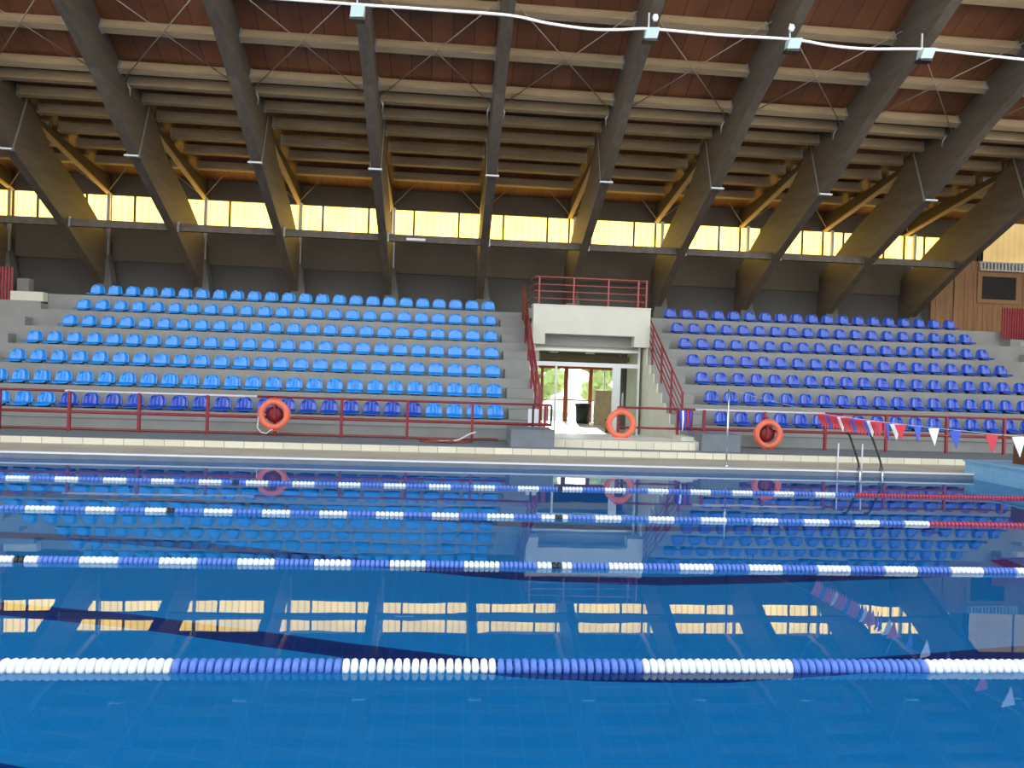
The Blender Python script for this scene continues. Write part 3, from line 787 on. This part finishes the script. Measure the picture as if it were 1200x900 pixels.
# hoses on the plinth
def smooth(pts, n_=6):
    P_ = [Vector(p) for p in pts]; out = []
    for i in range(len(P_)-1):
        p0 = P_[max(i-1, 0)]; p1 = P_[i]; p2 = P_[i+1]; p3 = P_[min(i+2, len(P_)-1)]
        for q in range(n_):
            u = q/n_; out.append(.5*((2*p1)+(-p0+p2)*u+(2*p0-5*p1+4*p2-p3)*u*u+(-p0+3*p1-3*p2+p3)*u**3))
    out.append(P_[-1]); return out
tag(MB().tube(smooth([(-11.5, 18.1, .275), (-9, 18.15, .275), (-7, 18.08, .275), (-5, 18.15, .275), (-3, 18.1, .275), (-1.2, 18.12, .275), (-.6, 18.0, .275), (0, 17.96, .275), (.5, 18.0, .275), (.9, 18.1, .275), (1.3, 18.12, .275)]), .028, M['hose_red'], 6).build('garden_hose'), 'dull red hose lying along the foot of the left terrace', 'hose')
coil = []
for q in range(34):
    a = q*.62; rr = .62-.013*q
    coil.append((.05+rr*math.cos(a), 17.3+.4*rr*math.sin(a)+.02*math.sin(q), .262+.012*(q % 3)))
tag(MB().tube(smooth(coil, 3), .016, M['hose_red'], 6).build('hose_coil'), 'loose coil of red hose on the plinth left of the entrance', 'hose')
tag(MB().tube(smooth([(-.2, 17.3, .27), (.1, 17.35, .27), (.35, 17.42, .30), (.6, 17.6, .42), (.75, 17.72, .46)]), .02, M['rope'], 6).build('white_hose'), 'short white hose end lying across the red hose coil', 'hose')

# ---------------------------------------------------------------- lane ropes
def float_prof(L_, r, n_, m):
    """a run of n_ ribbed discs over length L_, local from x=0"""
    mb = MB(); p = L_/n_; seg = 10
    for i in range(n_):
        x = i*p
        pts_ = [(x+p*.04, 0, 0), (x+p*.16, 0, 0), (x+p*.45, 0, 0), (x+p*.78, 0, 0), (x+p*.96, 0, 0)]
        mb.tube(pts_, [r*.62, r*.98, r, r*.9, r*.5], m, seg)
    return mb
def rope_thing(y, label, segs, r, per, x0, x1, zc):
    t = thing('lane_rope', label, 'lane rope', (0, y, zc), 'floating lane ropes')
    cyl('cable', (x0, 0, 0), (x1, 0, 0), .008, 'rope', t)
    cache = {}
    for a, b, m in segs:
        n_ = max(1, round((b-a)/per)); key = (round(b-a, 2), m)
        if key not in cache: cache[key] = float_prof(b-a, r, n_, M[m]).mesh('float_run')
        o = link({'f_white': 'white_floats', 'f_blue': 'blue_floats', 'f_red': 'red_floats', 'f_black': 'black_float'}[m], cache[key], t, (a, 0, 0))
    return t
def pattern(xs_white, period, half, x0, x1, red_from, blacks=()):
    """alternating white/blue runs; xs_white is the start of one white run"""
    segs = []; x = xs_white
    while x > x0: x -= period
    while x < x1:
        for a, b, m in ((x, x+half, 'f_white'), (x+half, x+period, 'f_blue')):
            a2, b2 = max(a, x0), min(b, x1)
            if b2-a2 < .03: continue
            if red_from is not None and a2 >= red_from-.05: continue
            if red_from is not None and b2 > red_from: b2 = red_from
            cut = [c_ for c_ in blacks if a2 < c_ < b2]
            if cut:
                c_ = cut[0]
                if c_-.045-a2 > .02: segs.append((a2, c_-.045, m))
                segs.append((c_-.045, c_+.045, 'f_black'))
                if b2-(c_+.045) > .02: segs.append((c_+.045, b2, m))
            else: segs.append((a2, b2, m))
        x += period
    if red_from is not None:
        x = red_from
        while x < x1-.1: segs.append((x, min(x+.5, x1), 'f_red')); x += .5
    return segs
XA, XB = XL+.1, XR-.05
rope_thing(12.12, 'farthest lane rope with short blue and white runs turning red at right', pattern(4.01-.01, .6985, .345, XA+.5, XB, 6.77, (-3.13, 1.90)), .040, .055, XA, XB, .006)
rope_thing(9.62, 'second farthest lane rope with blue and white runs and red end', pattern(2.64, .6865, .345, XA+.5, XB, 6.43, (-3.24, 1.49)), .042, .055, XA, XB, .006)
rope_thing(7.12, 'third farthest lane rope crossing the middle of the water', pattern(1.59-.0, .679, .335, XA+.5, 8.6, None, (-3.67, 1.10)), .045, .045, XA, XB, .006)
# nearest rope: every float a part of its own
t = thing('lane_rope', 'nearest lane rope with large white and blue floats', 'lane rope', (0, 4.62, .006), 'floating lane ropes')
cyl('cable', (XA, 0, 0), (XB, 0, 0), .008, 'rope', t)
edges = [-4.3, -3.4, -2.47, -1.52, -.55, .37, 1.26, 2.21, 3.09, 4.0, 4.9]
def big_float(m):
    mb = MB(); p = .0985
    for q in (0, .5):
        x = p*q
        mb.tube([(x+.002, 0, 0), (x+.008, 0, 0), (x+.026, 0, 0), (x+.040, 0, 0), (x+.046, 0, 0)], [.024, .052, .058, .05, .022], m, 14)
    return mb.mesh('lane_float')
BF = {'f_white': big_float(M['f_white']), 'f_blue': big_float(M['f_blue'])}
for e in range(len(edges)-1):
    a, b = edges[e], edges[e+1]; n_ = round((b-a)/.0985 if e % 2 == 0 else (b-a)/.0985)
    m = 'f_white' if e % 2 == 0 else 'f_blue'
    st = (b-a)/n_
    for q in range(n_):
        o = link('white_float' if m == 'f_white' else 'blue_float', BF[m], t, (a+q*st, 0, 0))
        o.rotation_euler = (random.uniform(-.3, .3), 0, random.uniform(-.06, .06))

# ---------------------------------------------------------------- backstroke flags
FX = 5.67
def zl(y):
    # sagging line
    if y > 11.2: return 1.365+(y-11.2)/(14.95-11.2)*.28
    return 1.335+.03*((y-8.5)/2.7)**2
t = thing('flag_pole', 'thin steel pole at the far pool edge carrying the pennant line', 'pole', (FX, 14.98, DZ))
cyl('pole', (0, 0, 0), (0, 0, 1.56), .018, 'stainless', t); MB().tube([(0, 0, 0), (0, 0, .05)], [.05, .03], M['stainless'], 12).build('base', t)
t = thing('flag_pole', 'thin steel pole holding the pennant line at the near pool edge', 'pole', (FX, -.6, DZ))
cyl('pole', (0, 0, 0), (0, 0, 1.56), .018, 'stainless', t); MB().tube([(0, 0, 0), (0, 0, .05)], [.05, .03], M['stainless'], 12).build('base', t)
bt = thing('pennant_line', 'line of red white and blue triangular pennants across the lanes', 'bunting', (FX, 0, 0))
ln = [(0, y/10, zl(y/10) if y/10 < 14.9 else 1.65) for y in range(150, -7, -5)]
MB().tube(ln, .003, M['rope'], 5).build('cord', bt)
def pennant(y, m, w=.22, h=.30, tw=0.0):
    h *= .78; z = zl(y)-.005; dx = math.sin(tw)*w/2; dy = math.cos(tw)*w/2
    a = Vector((-dx, y-dy, z)); b = Vector((dx, y+dy, z)); c_ = Vector((.02, y, z-h)); n_ = Vector((math.cos(tw), -math.sin(tw), 0))*.002
    vs = [a-n_, b-n_, c_-n_, a+n_, b+n_, c_+n_]
    MB().add(vs, [(0, 1, 2), (5, 4, 3), (0, 3, 4, 1), (1, 4, 5, 2), (2, 5, 3, 0)], M[m]).build({'fl_red': 'red_pennant', 'fl_blue': 'blue_pennant', 'fl_white': 'white_pennant'}[m], bt)
y = 11.15
q = 0
while y > 9.6:
    pennant(y, ('fl_red', 'fl_red', 'fl_red', 'fl_blue')[q % 4] if q % 9 != 7 else 'fl_white', .21, .27, 1.15); y -= .085; q += 1
for yy, m in ((9.5, 'fl_red'), (9.42, 'fl_blue')): pennant(yy, m, .2, .3, .8)
for yy, m, tw in ((9.24, 'fl_white', 1.3), (9.14, 'fl_red', 1.3), (8.79, 'fl_blue', 1.0), (8.48, 'fl_white', 1.2), (8.1, 'fl_blue', 1.3), (7.53, 'fl_red', 1.3), (7.15, 'fl_white', 1.3), (6.7, 'fl_blue', 1.3), (6.2, 'fl_red', 1.3), (5.7, 'fl_white', 1.3)):
    pennant(yy, m, .195, .26, tw)

# ---------------------------------------------------------------- ladder and starting block
t = thing('pool_ladder', 'stainless ladder with dark leaning handrails at the far pool edge', 'ladder', (8.3, 14.72, 0))
for x in (0, .47):
    MB().tube(smooth([(x, .06, .12), (x, .02, .25), (x-.0, .22, .55), (x, .42, .8), (x, .55, .82)], 5), .02, M['black'], 8).build('handrail', t)
    MB().tube([(x, .06, .1), (x, -.03, .2), (x, -.05, .02), (x, -.05, -.9)], .022, M['stainless'], 8).build('stringer', t)
for z in (-.2, -.5, -.8): MB().box(0, .47, -.1, -.02, z-.015, z+.015, M['stainless']).build('tread', t)
for n_, x in (('left', 7.80), ('right', 8.30)):
    pass
for n_, x in (('left', 7.84), ('right', 8.34)):
    tg = MB().tube([(x, 14.70, -.3), (x, 14.69, .66)], .015, M['white_rail'], 8).build('rim_post')
    tag(tg, 'thin pale post standing at the pool rim, %s of the pair by the ladder' % n_, 'post')
t = thing('starting_block', 'brown starting block on the pale blue platform at the right edge', 'starting block', (11.35, 13.9, .37))
MB().prism([(-.35, 0), (.55, 0), (.55, .36), (.45, .45), (-.35, .40)], 0, .04, M['brown']).build('side_panel', t)
MB().prism([(-.35, 0), (.55, 0), (.55, .36), (.45, .45), (-.35, .40)], .6, .64, M['brown']).build('side_panel', t)
MB().prism([(-.36, .40), (.45, .45), (.45, .48), (-.36, .43)], -.02, .66, M['brown']).build('step_top', t)

# ---------------------------------------------------------------- outside behind the lobby
box_g = MB().box(-30, 40, YW+.4, 70, -.2, .1, M['ground']).build('ground'); struct(box_g, 'pale paving outside the lobby doors', 'ground')
def blob(mb, c, r, m):
    n1, n2 = 8, 12; vs = []; fs = []
    for i in range(n1+1):
        th = math.pi*i/n1
        for j in range(n2):
            ph = 2*math.pi*j/n2; rr = r*(1+random.uniform(-.22, .22))
            vs.append((c[0]+rr*math.sin(th)*math.cos(ph), c[1]+rr*math.sin(th)*math.sin(ph), c[2]+rr*math.cos(th)*.9))
    for i in range(n1):
        for j in range(n2): fs.append((i*n2+j, (i+1)*n2+j, (i+1)*n2+(j+1) % n2, i*n2+(j+1) % n2))
    mb.add(vs, fs, m)
for n_, (x, y, r) in enumerate(((3.3, 37, 1.0), (5.2, 42, 1.2), (7.9, 38, 1.1), (11.5, 41, 1.4))):
    t = thing('tree', 'leafy green tree outside the lobby doors, %s from the left' % ORD[n_], 'tree', (x, y, .1), 'trees outside')
    mb = MB()
    for q in range(9): blob(mb, (random.uniform(-1, 1)*r*.8, random.uniform(-1, 1)*r*.6, 1.6+random.uniform(-.9, 2.4)), r*.5, M['leaf'])
    mb.build('crown', t)
    MB().tube([(0, 0, 0), (.05, 0, 1.2), (0, .05, 2.2)], [.14, .11, .07], M['bark'], 8).build('trunk', t)

# ---------------------------------------------------------------- near side of the hall: unseen facade, bays placed for seat highlights
mb = MB()
mb.box(-30, 30, -9.3, -9, -.1, 1.0, M['cream']); mb.box(-30, 30, -9.3, -9, 10.0, 11.0, M['wood_wall'])
for x0, x1 in ((-30, -15), (-10, 1), (6.5, 17), (22, 30)): mb.box(x0, x1, -9.3, -9, 1.0, 10.0, M['wood_wall'])
struct(mb.build('wall_near_unseen'), 'unseen near facade, tall open bays placed to make seat highlights', 'wall')

# ---------------------------------------------------------------- light
w = bpy.data.worlds.new('sky'); sc.world = w; w.use_nodes = True
nt = w.node_tree; bg = nt.nodes['Background']
tc = nt.nodes.new('ShaderNodeTexCoord'); sp = nt.nodes.new('ShaderNodeSeparateXYZ'); mr_ = nt.nodes.new('ShaderNodeMapRange')
mr_.inputs[1].default_value = 0; mr_.inputs[2].default_value = .5
mx = nt.nodes.new('ShaderNodeMix'); mx.data_type = 'RGBA'
mx.inputs[6].default_value = (2.6, 2.6, 2.55, 1); mx.inputs[7].default_value = (.72, .86, 1.0, 1)
nt.links.new(tc.outputs['Generated'], sp.inputs[0]); nt.links.new(sp.outputs[2], mr_.inputs[0]); nt.links.new(mr_.outputs[0], mx.inputs[0])
nt.links.new(mx.outputs[2], bg.inputs[0]); bg.inputs[1].default_value = 2.45

sd = bpy.data.lights.new('sun', 'SUN'); sd.energy = 9; sd.angle = R(1.5); sd.color = (1, .95, .85)
so = bpy.data.objects.new('sun', sd); C.objects.link(so); so.rotation_euler = Vector((.10, 1, .30)).to_track_quat('Z', 'Y').to_euler()
sc.view_settings.view_transform = 'Standard'; sc.view_settings.look = 'None'
sc.view_settings.gamma = 1; sc.view_settings.exposure = 0; sc.view_settings.use_curve_mapping = False
sc.cycles.max_bounces = 10; sc.cycles.diffuse_bounces = 5; sc.cycles.glossy_bounces = 5; sc.cycles.transmission_bounces = 8; sc.cycles.transparent_max_bounces = 8
sc.cycles.caustics_reflective = True; sc.cycles.caustics_refractive = True
sc.cycles.use_denoising = True
sc.cycles.sample_clamp_indirect = 8
print('seats', nseat)
